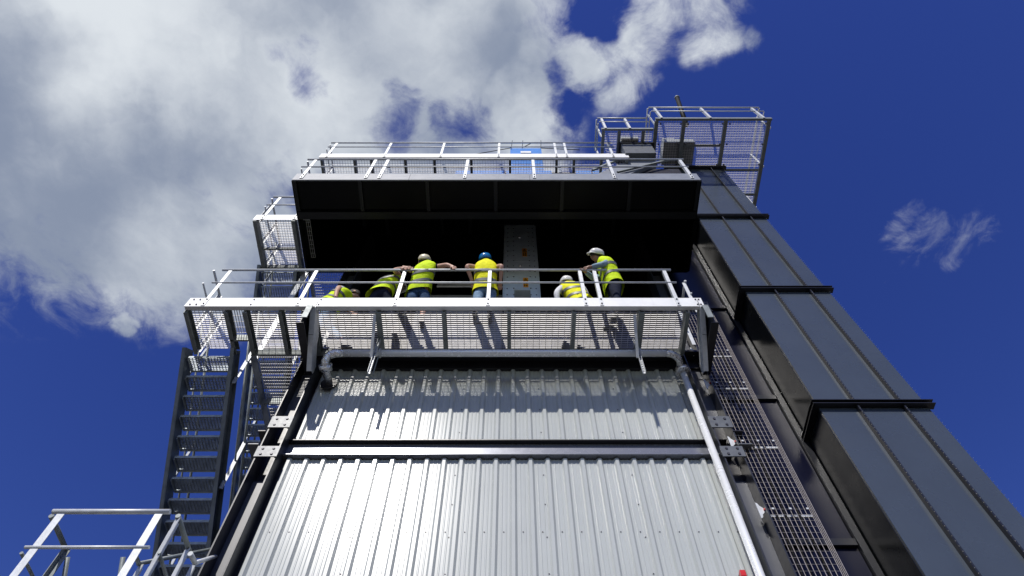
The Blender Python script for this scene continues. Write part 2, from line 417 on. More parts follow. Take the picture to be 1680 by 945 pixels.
# machine bits glimpsed at the hall mouth
hm = thing('conveyor_housing', (-1.6, 6.9, 9.46), 'pale grey conveyor housing with unlit white tubes standing in for light fixtures in the dark hall behind the people', 'machine')
MB().box((-1.9, 6.75, 9.46), (-.2, 7.4, 12.35)).box((-1.7, 6.70, 11.2), (-.4, 6.74, 12.0)).build('casing', 'pale_machine', hm)
for z in (12.44, 12.56):
    MB().tube([(-1.55, 6.6, z), (-.1, 6.6, z)], .022, 8).build('pipe', 'label_white', hm, True)  # white tubes standing in for light fixtures, without emission

# ------------------------------------------------------------------ dark tower on the right
TX0, TX1, TY = 4.30, 5.85, 6.0
tow = thing('dark_tower', (5.0, 7.5, GZ), 'anthracite panelled tower with black flanged joints rising on the right', 'tower')
MB().box((TX0 + .02, TY + .02, GZ), (TX1 - .02, 9.0, 18.2)).build('core', 'rib_black', tow)
lv = [18.25, 14.68, 11.12, 7.70, 4.25, 0.8, GZ]
sx = [TX0, 4.83, 5.48, TX1]
RV = MB()
for z1, z0 in zip(lv, lv[1:]):
    for x0, x1 in zip(sx, sx[1:]):
        MB().box((x0 + .008, TY - .012 + random.uniform(-.003, .003), z0 + .05), (x1 - .008, TY + .018, z1 - .05)).build('front_panel', 'anthracite', tow)
    MB().box((TX0 - .012, TY + .006, z0 + .05), (TX0 + .018, 6.62, z1 - .05)).build('side_panel', 'side_shade_gloss', tow)
    for x in sx[1:3]:
        MB().box((x - .012, TY - .075, z0 + .05), (x + .012, TY + .015, z1 - .05)).build('seam', 'rib_black', tow)
        z = z0 + .1
        while z < z1 - .1:
            RV.add([(x - .004 + dx, TY - .076 + dy, z + dz) for dx, dy, dz in ((0,0,-.007),(.009,0,0),(0,-.008,0),(0,0,.007),(-.007,.0,0))], [(0,1,2),(1,3,2),(0,2,4),(2,3,4)]); z += .07
    z = z0
    while z < z1:
        RV.add([(TX1 + dx, TY - .02 + dy, z + dz) for dx, dy, dz in ((0,0,-.006),(.008,0,0),(0,-.008,0),(0,0,.006),(0,.006,0))], [(0,1,2),(1,3,2),(0,2,4),(2,3,4)]); z += .07
RV.build('rivets', 'rivet', tow, stuff=True)
for z in lv[:-1]:
    for dz in (0.0, .075):
        MB().box((TX0 - .09, TY - .10, z - .045 + dz), (TX1 + .07, TY + .014, z - .033 + dz)).build('flange', 'rib_black', tow)
        MB().box((TX0 - .095, TY + .016, z - .045 + dz), (TX0 - .012, 6.62, z - .033 + dz)).build('flange', 'rib_black', tow)
    MB().box((TX0 - .03, TY - .03, z - .031), (TX1 + .02, TY + .010, z + .028)).build('joint', 'rib_black', tow)
# recessed wall beside the tower
nw = thing('recessed_wall', (3.7, 6.7, GZ), 'dark navy glossy recessed wall between ribbed building and tower', 'wall')
nz = [17.5, 14.46, 11.6, 8.72, 5.85, 2.98, GZ]
for z1, z0 in zip(nz, nz[1:]):
    MB().box((3.12, 6.65, z0 + .06), (4.17, 6.68, z1 - .06)).build('panel', 'navy_gloss', nw)
MB().box((3.11, 6.684, GZ), (4.28, 6.8, 17.5)).build('backing', 'rib_black', nw)
for z in nz[:-1]: MB().box((3.12, 6.60, z - .05), (4.17, 6.683, z + .05)).build('flange', 'rib_black', nw)
MB().box((4.18, 6.59, GZ), (4.27, 6.683, 17.5)).build('trim', 'rib_black', nw)

# ------------------------------------------------------------------ service platform with the people
PY0, FZ = 5.30, 9.45
plat = thing('service_platform', (-1, 5.7, 9.33), 'long galvanised grating platform across the facade with people on it', 'platform')
f = MB().box((-5.16, PY0, 9.33), (3.03, PY0 + .010, 9.60)).box((-5.15, PY0 + .011, 9.33), (3.02, PY0 + .07, 9.342)).box((-5.15, PY0 + .011, 9.588), (3.02, PY0 + .05, 9.60))
f = f.build('fascia', 'galv_fascia', plat)
for x in (-5.08, -4.98, -4.12, -3.05, 2.93, 2.98):
    for z in (9.38, 9.54): inst('bolt', BOLT, (x, PY0 - .001, z), f)
js = [-5.15, -4.52, -4.22, -3.67, -3.15, -2.14, -1.10, -.07, .955, 2.0, 2.74]
for i, x in enumerate(js):
    wide = x in (-2.14, 2.0)
    y1 = 6.16
    j = MB().box((x - .006, PY0 + .075, 9.26), (x + .006, y1, FZ - .032))
    j.box((x + .0065, PY0 + .075, 9.26), (x + (.085 if wide else .055), y1, 9.272)).box((x + .0065, PY0 + .075, FZ - .044), (x + .055, y1, FZ - .033))
    j.build('joist', 'galv_dull', plat)
MB().box((-4.24, 6.165, 9.26), (2.78, 6.19, FZ - .033)).build('edge_beam', 'galv_dull', plat)
for i, (a, b) in enumerate(zip(js, js[1:])):
    if i == 0: grating(MB(), a + .01, b - .01, PY0 + .03, 6.15, FZ, 'x', cross=.0666).build('grating_panel', 'grate', plat, stuff=True)
    elif i == 1: grating(MB(), a + .01, b - .01, PY0 + .03, 5.86, FZ, 'y').build('grating_panel', 'grate', plat, stuff=True)
    else: grating(MB(), a + .01, b - .004, PY0 + .03, 6.15, FZ, 'x', cross=.0999).build('grating_panel', 'grate', plat, stuff=True)
MB().box((-4.51, 5.88, 9.26), (-4.23, 5.91, FZ - .033)).build('trimmer', 'galv_dull', plat)
RZ = 10.59
xs = [-4.87, -3.38, -1.85, -.38, 1.17, 1.42, 2.63]
railing(plat, (-5.0, PY0 - .006), (2.75, PY0 - .006), 9.345, RZ, [(x + 5.0) / 7.75 for x in xs], ext=(0.02, 0.0), zmid=10.12)
railing(plat, (-5.17, 5.36), (-5.17, 6.2), 9.40, RZ, [.5, .98], out=(-1, 0, 0), ext=(.06, 0), zmid=10.12)
railing(plat, (3.0, 5.50), (3.0, 6.12), 9.40, RZ - .1, [.02, .95], out=(1, 0, 0), ext=(.05, 0), zmid=10.05)
# walkway running back along the left side
ww = thing('walkway', (-3.8, 7.8, 9.3), 'galvanised grating walkway running back along the left side of the building', 'walkway')
for y0, y1 in ((6.2, 7.15), (7.2, 8.15), (8.2, 9.15), (9.2, 10.2)):
    grating(MB(), -4.20, -3.44, y0, y1, FZ, 'y', cross=.0666).build('grating_panel', 'grate', ww, stuff=True)
    MB().box((-4.20, y1 + .01, 9.27), (-3.44, y1 + .03, FZ - .031)).build('cross_beam', 'galv_dull', ww)
for x in (-4.24, -3.43): MB().box((x, 6.2, 9.22), (x + .012, 10.25, FZ)).build('side_beam', 'stringer', ww)
uw = thing('walkway', (-3.8, 7.8, 12.9), 'grating walkway at canopy level seen past the left edge of the dark hall', 'walkway')
for y0, y1 in ((6.5, 7.2), (7.25, 8.2), (8.25, 9.2)):
    grating(MB(), -4.25, -3.46, y0, y1, 13.0, 'y', cross=.0666).build('grating_panel', 'grate', uw, stuff=True)
    MB().box((-4.25, y1 + .01, 12.85), (-3.46, y1 + .03, 12.969)).build('cross_beam', 'galv_dull', uw)
for x in (-4.28, -3.45): MB().box((x, 6.45, 12.78), (x + .012, 9.2, 13.0)).build('side_beam', 'stringer', uw)
MB().box((-4.40, 6.48, 9.5), (-4.30, 6.52, 12.95)).build('support_post', 'galv', uw)

# cantilever arms and knee brackets
for x, s, lab in ((-3.22, 1, 'black cantilever arm with galvanised knee bracket under the left part of the platform'),
                  (3.08, -1, 'black cantilever arm with galvanised knee bracket at the right end of the platform')):
    t = thing('cantilever_bracket', (x, 6.3, 8.9), lab, 'bracket', 'platform cantilever brackets')
    a = MB().box((x - .006, 5.33, 8.90), (x + .006, 6.30, 9.24)).box((x - .06, 5.33, 8.885), (x + .06, 6.30, 8.899)).box((x - .06, 5.33, 9.241), (x + .06, 6.30, 9.253))
    a.build('arm', 'black_steel', t)
    k = MB().plate([(5.30, 9.52), (5.30, 9.30), (5.62, 9.02), (6.06, 8.66), (6.14, 8.70), (6.14, 8.88), (5.86, 9.10), (5.80, 9.24)], .010, 'x', x + s * .13)
    k.build('knee_plate', 'galv', t)
    k = MB().bar((x + s * .10, 5.32, 9.29), (x + s * .10, 5.62, 9.01), .075, .008).bar((x + s * .10, 5.625, 9.005), (x + s * .10, 6.06, 8.65), .075, .008)
    k.build('knee_flange', 'galv', t)
    MB().box((x + s * .01, 5.27, 8.95), (x + s * .10, 5.285, 9.32)).build('end_plate', 'galv_dull', t)

# ------------------------------------------------------------------ lagged pipe and its hangers
def arc(c, r, a0, a1, ux, uy, n=8):
    c, ux, uy = Vector(c), Vector(ux), Vector(uy)
    return [c + ux * r * math.cos(a0 + (a1 - a0) * i / n) + uy * r * math.sin(a0 + (a1 - a0) * i / n) for i in range(n + 1)]
pipe = thing('lagged_pipe', (2.70, 6.25, GZ), 'silver lagged pipe running under the platform and down the ribbed wall', 'pipe')
PZ_ = 8.98
MB().tube([(-2.66, 5.95, PZ_), (2.42, 5.95, PZ_)], .058, 20).build('level_run', 'pipe', pipe, True)
el = arc((2.42, 6.20, PZ_), .25, -math.pi/2, 0, (1, 0, 0), (0, 1, 0))
MB().tube(el + [(2.70, 6.25, 8.90)], .058, 16).build('elbow', 'foil', pipe, True)
MB().tube([(2.70, 6.25, 8.95), (2.70, 6.25, GZ)], .050, 20).build('down_run', 'pipe', pipe, True)
MB().tube([(2.70, 6.25, 8.955), (2.70, 6.25, 8.86)], .115, 24).build('flange', 'foil', pipe, True)
lp = [Vector((-2.64, 5.95, PZ_)), Vector((-2.76, 5.95, PZ_)), Vector((-2.84, 5.955, 8.955)), Vector((-2.89, 5.97, 8.90)), Vector((-2.90, 6.0, 8.82)), Vector((-2.90, 6.06, 8.78)), Vector((-2.89, 6.16, 8.77)), Vector((-2.88, 6.42, 8.77))]
random.seed(3)
MB().tube(lp, [.062, .066, .070, .062, .068, .060, .064, .06], 14).build('elbow', 'foil', pipe, True)
MB().tube([(-2.90, 6.04, 8.80), (-2.895, 6.13, 8.77)], .105, 16).build('flange', 'foil', pipe, True)
MB().tube([(-2.88, 6.405, 8.77), (-2.88, 6.37, 8.77)], .13, 20).build('wall_collar', 'black_steel', pipe, True)
for x, lab in ((-2.12, 'slotted steel pipe hanger below the platform nearer the left end of the silver pipe'), (1.96, 'slotted steel pipe hanger below the platform near the flange of the silver pipe')):
    t = thing('pipe_hanger', (x, 5.87, 9.25), lab, 'hanger', 'pipe hangers')
    h = MB()
    for dx in (-.02, .02): h.box((x + dx - .002, 5.84, 8.33), (x + dx + .002, 5.88, 9.25))
    h.box((x - .0179, 5.876, 8.33), (x + .0179, 5.88, 9.25)); h.build('channel', 'galv', t)
    sl = MB()
    for k in range(9): sl.box((x - .013, 5.8748, 8.37 + k * .06), (x + .013, 5.8755, 8.405 + k * .06))
    sl.build('slots', 'bolt', t, stuff=True)
    MB().bar((x - .035, 5.42, 9.27), (x - .035, 5.86, 8.72), .04, .035).build('strut', 'galv', t)
    MB().tube(arc((x + .05, 5.95, PZ_), .068, 0, 2 * math.pi, (0, 1, 0), (0, 0, 1), 16), .011, 6, False).build('clamp', 'galv', t, True)
    MB().box((x + .03, 5.94, 8.40), (x + .042, 5.965, 8.90)).build('rod', 'galv_dull', t)

# ------------------------------------------------------------------ cable tray
tray = thing('cable_tray', (3.36, 6.32, GZ), 'wire mesh cable tray climbing between the ribbed building and the dark tower', 'cable tray')
w = MB(); wx0, wx1, wy0, wy1 = 3.08, 3.66, 6.26, 6.36
def wire(p, q, r=.0036): w.tube([p, q], r, 5, False)
ZT = 11.2
for i in range(11):
    x = wx0 + (wx1 - wx0) * i / 10; wire((x, wy0, GZ), (x, wy0, ZT))
for x in (wx0, wx1):
    for y in (wy0 + .033, wy0 + .066, wy1): wire((x, y, GZ), (x, y, ZT))
w.build('long_wires', 'wire', tray, stuff=True)
w = MB(); z = GZ + .05
while z < ZT:
    y = wy0 + .007
    w.tube([(wx0 - .007, wy1, z), (wx0 - .007, y, z), (wx1 + .007, y, z), (wx1 + .007, wy1, z)], .0028, 4, False); z += .09
w.build('cross_wires', 'wire', tray, stuff=True)
cb = MB()
for i in range(4):
    x = 3.2 + i * .09
    cb.tube([(x + .015 * math.sin(k * 1.3 + i), 6.30 + .01 * math.sin(k + i), GZ + k * .8) for k in range(15)], .012 + .003 * (i % 2), 6)
cb.build('cables', 'cable', tray, True, stuff=True)
for z in (4.9, 6.02, 7.25, 8.6, 9.5):
    b = MB().box((wx0 - .02, 6.365, z), (wx1 + .01, 6.39, z + .035)).build('cross_bar', 'galv', tray)
    gz = MB().plate([(3.055, z + .05), (3.02, z + .09), (3.005, z + .13), (2.985, z + .14), (2.985, z - .11), (3.005, z - .10), (3.02, z - .05), (3.055, z - .015), (3.10, z - .005), (3.10, z + .038)], .012, 'y', 6.272)
    gz.build('gusset', 'galv', b)
    for x in (3.16, 3.37, 3.58): MB().box((x - .015, 6.245, z + .008), (x + .015, 6.255, z + .032)).build('clip', 'galv', b)
    MB().box((3.05, 6.25, z + .005), (3.075, 6.27, z + .03)).build('end_cap', 'red_plastic', b)
rl = thing('signal_lamp', (2.5, 6.40, 5.2), 'small red lamp box on the ribbed wall near the silver downpipe', 'lamp')
c = atY(1218, 941, 6.34)
MB().box((c.x - .03, 6.31, c.z - .05), (c.x + .03, 6.37, c.z + .025)).build('lens', 'red_plastic', rl)
MB().box((c.x - .035, 6.37, c.z - .06), (c.x + .035, 6.41, c.z + .01)).build('base', 'bolt', rl)

# ------------------------------------------------------------------ grey duct with the warning labels
duct = thing('duct_column', (.18, 6.4, 9.46), 'grey bolted steel duct column with orange warning labels in the dark hall', 'duct')
dx0, dx1, dy = -.155, .53, 6.34
ZO = 11.80                                        # top of the opening at its foot
d = MB().box((dx0, dy, ZO), (dx1, dy + .35, 15.09)).box((dx0, dy, 11.44), (dx0 + .20, dy + .35, ZO - .001)).box((dx1 - .17, dy, 11.44), (dx1, dy + .35, ZO - .001))
d.build('casing', 'duct_grey', duct)
cz = [ZO + .03, 13.05, 14.55]
for z0, z1 in zip(cz, cz[1:]): MB().box((dx0 + .17, dy - .010, z0 + .008), (dx1 - .14, dy - .002, z1 - .008)).build('cover_plate', 'duct_grey', duct)
for x in (dx0 - .026, dx1 + .004): MB().box((x, dy + .01, 11.44), (x + .022, dy + .06, 15.08)).build('side_flange', 'duct_grey', duct)
dot = MB().tube([(0, 0, 0), (0, -.012, 0)], .012, 6).mesh('bolt')
z = 11.6
while z < 15.0:
    for x in (dx0 + .06, dx0 + .19, dx1 - .16, dx1 - .055): inst('bolt', dot, (x, dy - .010 if dx0 + .17 < x < dx1 - .14 and ZO < z < 14.5 else dy, z), duct)
    z += .25
GL = MB().tube([(0, 0, 0), (0, -.012, 0), (0, -.025, 0)], [.034, .030, .014], 12).mesh('rivet')
for py in (390, 437): inst('latch', GL, (.175, dy - .010, atY(854, py, dy).z), duct)
for py in (421.5, 472):
    z = atY(860, py, dy).z
    lb = MB().box((.225, dy - .017, z), (.325, dy - .0105, z + .40)).build('warning_label', 'warn_orange', duct)
    m = MB(); cx, y = .275, dy - .0195
    tri = [(cx - .040, z + .22), (cx + .040, z + .22), (cx, z + .36)]
    for a, b in zip(tri, tri[1:] + tri[:1]): m.bar((a[0], y, a[1]), (b[0], y, b[1]), .011, .003, (0, 0, 1) if abs(a[1] - b[1]) < .01 else (1, 0, 0))
    m.box((cx - .005, y - .001, z + .25), (cx + .005, y + .001, z + .31))
    for fx in (-.028, .016):
        for fz in (.03, .12): m.box((cx + fx - .010, y - .001, z + fz), (cx + fx + .015, y + .001, z + fz + .05))
    m.build('symbols', 'print_black', lb)

# ------------------------------------------------------------------ railing on the canopy deck
cr = thing('canopy_railing', (-.3, 4.4, 12.7), 'galvanised guard railing along the front edge of the dark canopy', 'railing')
pxs = [493, 599, 621, 762, 877, 1009, 1137]
X = [atY(p, 293, CY0 - .04).x for p in pxs]
railing(cr, (X[0] - .1, CY0 - .042), (X[-1] + .05, CY0 - .042), 12.72, 13.90, [(x - X[0] + .1) / (X[-1] - X[0] + .15) for x in X], ext=(.08, .03), zmid=13.41)
railing(cr, (CX0 - .03, 4.5), (CX0 - .03, 6.2), 12.85, 13.90, [.12, .55, .95], out=(-1, 0, 0), ext=(.1, 0), zmid=13.41)
br = thing('deck_railing', (-.3, 5.3, 13.0), 'second galvanised railing behind the front railing on the canopy deck', 'railing')
railing(br, (-2.4, 5.15), (2.3, 5.15), 13.0, 14.1, [.02, .25, .5, .75, .98], ext=(.05, .05), bolts=False)

# ------------------------------------------------------------------ roof platform
RPZ = 17.2
rp = thing('roof_platform', (-1, 5.6, 17.05), 'galvanised grating platform at roof level above the canopy railing', 'platform')
f = MB().box((-4.98, 5.30, 17.09), (3.02, 5.31, 17.40)).box((-4.97, 5.312, 17.09), (3.0, 5.36, 17.10)).build('fascia', 'galv_fascia', rp)
jx = [-4.9, -4.05, -3.62, -2.75, -2.0, -1.05, -.05, 1.15, 1.6, 2.3, 2.96]
for x in jx:
    MB().box((x - .03, 5.36, 17.02), (x + .03, 7.2, RPZ - .032)).build('joist', 'galv_dull', rp)
for a, b in zip(jx, jx[1:]):
    grating(MB(), a + .005, b - .005, 5.33, 7.2, RPZ, 'x', pitch=.04, cross=.0666).build('grating_panel', 'grate', rp, stuff=True)
X = [atY(p, 255, 5.29).x for p in (537, 631, 723, 818, 913, 930, 1006)]
railing(rp, (-4.93, 5.29), (X[-1] + .1, 5.29), 17.11, 18.37, [(x + 4.93) / (X[-1] + 5.03) for x in X], ext=(.02, .02), zmid=17.98)
railing(rp, (-4.99, 5.4), (-4.99, 7.2), 17.11, 18.37, [.3, .9], out=(-1, 0, 0), ext=(.05, 0), zmid=17.98)
bx = thing('blue_machine', (.4, 6.3, RPZ), 'blue machine with cables standing on the roof platform', 'machine')
b = MB().box((-.05, 5.86, RPZ + .5), (.86, 6.7, 19.78)); b.build('hood', 'blue_paint', bx)
MB().box((.02, 5.84, 18.2), (.79, 5.858, 19.70)).build('panel', 'blue_paint', bx)
MB().box((.25, 5.82, 19.2), (.55, 5.838, 19.36)).build('label_plate', 'label_white', bx)
for x0, x1 in ((-1.5, -.2), (-.15, 1.05), (1.7, 2.1), (2.15, 2.6)):
    MB().box((x0, 5.82, RPZ + .002), (x1, 6.6, RPZ + .4)).build('base', 'blue_paint', bx)
MB().box((-1.45, 5.9, RPZ + .402), (2.6, 6.5, RPZ + .5)).build('skid', 'black_steel', bx)
for x in (-.02, .30, .85): MB().tube([(x, 5.83, 19.7), (x + .02, 5.8, 20.1), (x + .03, 5.82, 20.45)], .009, 5).build('cable', 'cable', bx)
for a, b in (((-.02, 5.83, 19.72), (-1.1, 5.9, 19.3)), ((.86, 5.83, 19.7), (2.0, 5.9, 19.75)), ((.32, 5.83, 19.76), (.55, 5.8, 20.05))): MB().tube([a, b], .012, 5).build('cable', 'cable', bx)
# chute joining roof and tower
ch = thing('inclined_chute', (3.0, 5.9, 16.2), 'grey inclined chute housing with black joint box between roof platform and tower', 'chute')
MB().plate([(2.1, 16.2), (2.9, 16.2), (3.75, 17.15), (3.75, 17.75), (3.4, 17.75)], .5, 'y', 5.45).build('casing', 'canopy_edge', ch)
MB().box((2.95, 5.25, 17.3), (3.75, 5.44, 18.15)).build('joint_box', 'plate_grey', ch)
MB().box((2.90, 5.22, 18.15), (3.85, 5.9, 18.22)).build('joint_flange', 'black_steel', ch)
for q, s_ in (((2.0, 5.4, 16.35), (3.3, 5.4, 17.8)), ((2.6, 5.4, 16.2), (4.1, 5.4, 17.2))): MB().bar(q, s_, .05, .05).build('brace', 'galv_dull', ch)
MB().box((2.8, 5.55, 15.6), (4.28, 5.98, 16.9)).build('cross_duct', 'black_steel', ch)

# ------------------------------------------------------------------ platforms on the tower head
TZ = 18.3
tp = thing('tower_platform', (5.4, 5.3, TZ), 'large galvanised grating platform with railings around the head of the dark tower', 'platform')
MB().box((3.86, 4.60, TZ - .02), (6.98, 4.66, TZ + .10)).build('front_beam', 'galv_dull', tp)
for x, y1 in ((3.88, 5.98), (4.62, 5.98), (5.74, 5.98), (6.90, 7.3)):
    MB().box((x - .05, 4.66, TZ - .05), (x + .05, y1, TZ + .0)).build('joist', 'galv_dull', tp)
for x0, x1, y0, y1 in ((3.94, 4.56, 4.67, 5.95), (4.68, 5.68, 4.67, 5.95), (5.80, 6.84, 4.67, 5.95), (5.92, 6.84, 6.08, 6.7), (5.92, 6.84, 6.78, 7.3)):
    grating(MB(), x0, x1, y0, y1, TZ + .03, 'x', pitch=.045, cross=.0666).build('grating_panel', 'grate', tp, stuff=True)
for x0, x1, y in ((4.68, 5.68, 5.31), (5.79, 6.84, 6.0), (5.9, 6.84, 6.72)):
    MB().box((x0, y, TZ - .045), (x1, y + .06, TZ - .002)).build('cross_beam', 'galv_dull', tp)
cl = MB().box((0, 0, -.03), (.035, .03, .03)).mesh('bolt')
for x in (3.97, 4.52, 4.71, 5.64, 5.83, 6.80):
    for y in (4.72, 5.28, 5.85): inst('clip', cl, (x, y, TZ - .05), tp)
zt = TZ + 1.13
railing(tp, (3.86, 4.58), (6.98, 4.58), TZ, zt, [.05, .47, .93], ext=(.0, .0), zmid=zt - .42, bolts=False)
railing(tp, (6.99, 4.6), (6.99, 7.3), TZ, zt, [.1, .5, .95], out=(1, 0, 0), zmid=zt - .42, bolts=False)
railing(tp, (3.84, 4.6), (3.84, 5.7), TZ, zt, [.15, .95], out=(-1, 0, 0), zmid=zt - .42, bolts=False)
s2 = thing('tower_platform', (3.1, 5.2, TZ), 'smaller galvanised platform with railing left of the tower head', 'platform')
MB().box((2.42, 4.88, TZ - .02), (3.82, 4.93, TZ + .09)).build('front_beam', 'galv_dull', s2)
for x in (2.47, 2.9, 3.55): MB().box((x - .04, 4.94, TZ - .05), (x + .04, 5.85, TZ)).build('joist', 'galv_dull', s2)
for x0, x1 in ((2.52, 2.85), (2.95, 3.5), (3.6, 3.8)):
    grating(MB(), x0, x1, 4.94, 5.8, TZ + .03, 'x', pitch=.045, cross=.0666).build('grating_panel', 'grate', s2, stuff=True)
railing(s2, (2.42, 4.86), (3.82, 4.86), TZ, TZ + 1.05, [.08, .55], zmid=TZ + .65, bolts=False)
railing(s2, (2.40, 4.9), (2.40, 5.8), TZ, TZ + 1.05, [.2, .9], out=(-1, 0, 0), zmid=TZ + .65, bolts=False)
for nm, x0, x1, y0, y1, h, lab in (('drive_unit', 2.98, 3.45, 5.15, 5.55, .5, 'grey drive unit standing on the smaller platform by the tower head'),
                                   ('drive_unit', 4.15, 5.0, 5.25, 5.9, .75, 'grey drive unit standing on the large grating platform of the tower head')):
    t = thing(nm, ((x0 + x1) / 2, (y0 + y1) / 2, TZ + .03), lab, 'machine')
    MB().box((x0, y0, TZ + .032), (x1, y1, TZ + h * .4)).build('base', 'galv_dull', t)
    MB().tube([(x0 + .05, (y0 + y1) / 2, TZ + h * .62), (x1 - .05, (y0 + y1) / 2, TZ + h * .62)], h * .22, 16).build('motor', 'plate_grey', t, True)
    MB().box((x0 + .1, y0 + .1, TZ + h * .402), (x0 + (x1 - x0) * .5, y1 - .1, TZ + h)).build('casing', 'pale_machine', t)
fl = thing('flue_pipe', (5.0, 5.5, TZ), 'slim dark flue pipe sticking up above the tower head railing', 'pipe')
p1, p0 = atY(1111, 161, 5.4), atY(1126, 205, 5.55)
MB().tube([p0, p1], .075, 14).build('pipe', 'cable', fl, True)
MB().tube([p1 + (p0 - p1) * .002, p1 + (p1 - p0) * .02], .09, 14).build('rim', 'galv_dull', fl)

# ------------------------------------------------------------------ stairs on the left
def tread_mesh(w, dpt):
    mb = MB(); n = 8
    for i in range(n + 1):
        y = dpt * i / n; mb.box((-w/2, y - .002, -.03), (w/2, y + .002, 0))
    k = int(w / .05)
    for i in range(k + 1):
        x = -w/2 + w * i / k; mb.box((x - .003, .002, -.026), (x + .003, dpt - .002, -.004))
    mb.box((-w/2, -.012, -.045), (w/2, -.003, .002)).box((-w/2, dpt + .003, -.07), (w/2, dpt + .008, .0))
    for x in (-w/2, w/2): mb.box((x - .003, -.002, -.07), (x + .003, dpt + .002, .0))
    return mb.mesh('tread')
TM = tread_mesh(.655, .25)
def flight(name, label, xc, ytop, ztop, n, rise=.222):
    t = thing(name, (xc, ytop + n * rise, ztop - n * rise), label, 'staircase', 'stair flights on the left')
    L = n * rise
    for s in (-1, 1):
        x = xc + s * .365
        a = Vector((x, ytop - .05, ztop - .08)); b = Vector((x, ytop + L, ztop - L - .13))
        st = MB().bar(a, b, .012, .26).bar(a + Vector((s * .03, .09, .09)), b + Vector((s * .03, .09, .09)), .05, .010).bar(a - Vector((s * -.03, .09, .09)), b - Vector((s * -.03, .09, .09)), .05, .010)
        st.build('stringer', 'stringer', t)
        xr = x + s * .05
        MB().tube([(xr, ytop - .1, ztop + 1.05), (xr, ytop + L, ztop + .95 - L)], .0215, 10).build('handrail', 'galv_dull', t, True)
        MB().tube([(xr, ytop - .1, ztop + .60), (xr, ytop + L, ztop + .50 - L)], .016, 8).build('knee_rail', 'galv_dull', t, True)
        k = .35
        while k < L:
            p = (xr, ytop + k, ztop - k - .12)
            angle_post(p, ztop - k + .95, (s * .3, -1, 0), w=.055).build('post', 'galv', t); k += 1.15
    for i in range(n):
        inst('tread', TM, (xc, ytop + .02 + i * rise, ztop - rise * (i + 1) + .02), t)
    return t
flight('stair_flight', 'lower galvanised stair flight descending below the left end of the platform', -4.90, 6.17, FZ - .01, 24)
flight('stair_flight', 'upper galvanised stair flight hanging from the landing beside the dark canopy', -4.90, 6.42, 12.98, 17)
ul = thing('stair_landing', (-4.8, 5.8, 12.8), 'small galvanised stair landing with railing beside the left edge of the dark canopy', 'landing')
LY = 5.28
MB().box((-5.25, LY, 12.84), (-4.1, LY + .01, 13.10)).build('fascia', 'galv_fascia', ul)
for x, y1 in ((-5.24, 6.42), (-4.46, 6.55)): MB().box((x, LY + .011, 12.80), (x + .07, y1, 12.968)).build('side_beam', 'galv_dull', ul)
MB().box((-5.16, 6.36, 12.85), (-4.47, 6.40, 12.967)).box((-5.16, 5.95, 12.88), (-4.47, 5.98, 12.966)).build('cross_beam', 'galv_dull', ul)
grating(MB(), -5.17, -4.48, LY + .02, 6.40, 13.0, 'x', cross=.05).build('grating_panel', 'grate', ul, stuff=True)
grating(MB(), -4.42, -4.14, LY + .02, 6.2, 13.0, 'y', cross=.0999).build('grating_panel', 'grate', ul, stuff=True)
railing(ul, (-5.2, LY - .007), (-4.15, LY - .007), 12.85, 14.12, [.13, .75], ext=(.02, 0), zmid=13.65)
railing(ul, (-5.26, LY + .08), (-5.26, 6.4), 12.85, 14.12, [.05, .5, .98], out=(-1, 0, 0), ext=(.05, 0), zmid=13.65)
bl = thing('stair_landing', (-4.6, 10.5, 9.3), 'grating stair landing far behind at the foot of the upper flight', 'landing')
grating(MB(), -5.3, -3.45, 10.3, 11.3, FZ - .2, 'y', cross=.0999).build('grating_panel', 'grate', bl, stuff=True)
for x in (-5.32, -3.44): MB().box((x, 10.28, 9.0), (x + .015, 11.32, FZ - .2)).build('side_beam', 'stringer', bl)
for x in (-5.31, -4.3):
    MB().box((x, 11.2, GZ), (x + .1, 11.3, 9.0)).build('support_post', 'stringer', bl)

# ------------------------------------------------------------------ railings of the low landing, bottom left
ll = thing('stair_landing', (-4.0, 5.6, 3.8), 'galvanised railing cage of a lower stair landing at the bottom left', 'landing')
LZ = 4.955; lyf = 5.16; lf = 3.85
grating(MB(), -4.66, -3.40, 5.2, 6.1, lf, 'x').build('grating_panel', 'grate', ll, stuff=True)
MB().box((-4.7, 5.18, lf - .15), (-3.38, 5.19, lf + .1)).build('fascia', 'galv_fascia', ll)
for x in (-4.68, -3.40):
    for y in (5.25, 6.0): MB().box((x, y, GZ), (x + .07, y + .07, lf - .02)).build('leg', 'stringer', ll)
def T(p, q, r, nm='rail', m='galv_dull'): MB().tube([p, q], r, 12).build(nm, m, ll, True)
a, b = atY(87, 839.5, lyf), atY(279, 839.5, lyf); T(a, b, .026, 'top_rail', 'galv')
a, b = atY(41, 898, lyf), atY(245, 898, lyf); T(a, b, .0165, 'knee_rail', 'galv')
for px in (98, 259):
    p = atY(px, 846, lyf); angle_post((p.x, lyf, lf - .1), LZ - .015, (0, -1, 0), w=.075, leg=.05).build('post', 'galv', ll)
p = atZ(84, 846, LZ); T(p, (p.x, 5.74, LZ), .026, 'top_rail')
angle_post((p.x, 5.68, lf - .1), LZ - .015, (-1, 0, 0)).build('post', 'galv_dull', ll)
p = atZ(35, 907, 4.50); T(p, (p.x, 5.74, 4.50), .0165, 'knee_rail')
p = atZ(292, 846, LZ); T(p, (p.x, 5.76, LZ), .026, 'top_rail')
xr = p.x
for y in (5.25, 5.68): angle_post((xr, y, lf - .1), LZ - .015, (-.6, -1, 0), w=.07).build('post', 'galv', ll)
p = atZ(261, 906, 4.50); T(p, (xr, 5.76, 4.50), .0165, 'knee_rail')
for px in (111, 202):                              # handrails of the flight leading on down
    p = atY(px, 914, 5.72); T(p, p + Vector((0, 1.5, -1.5)), .024, 'handrail')
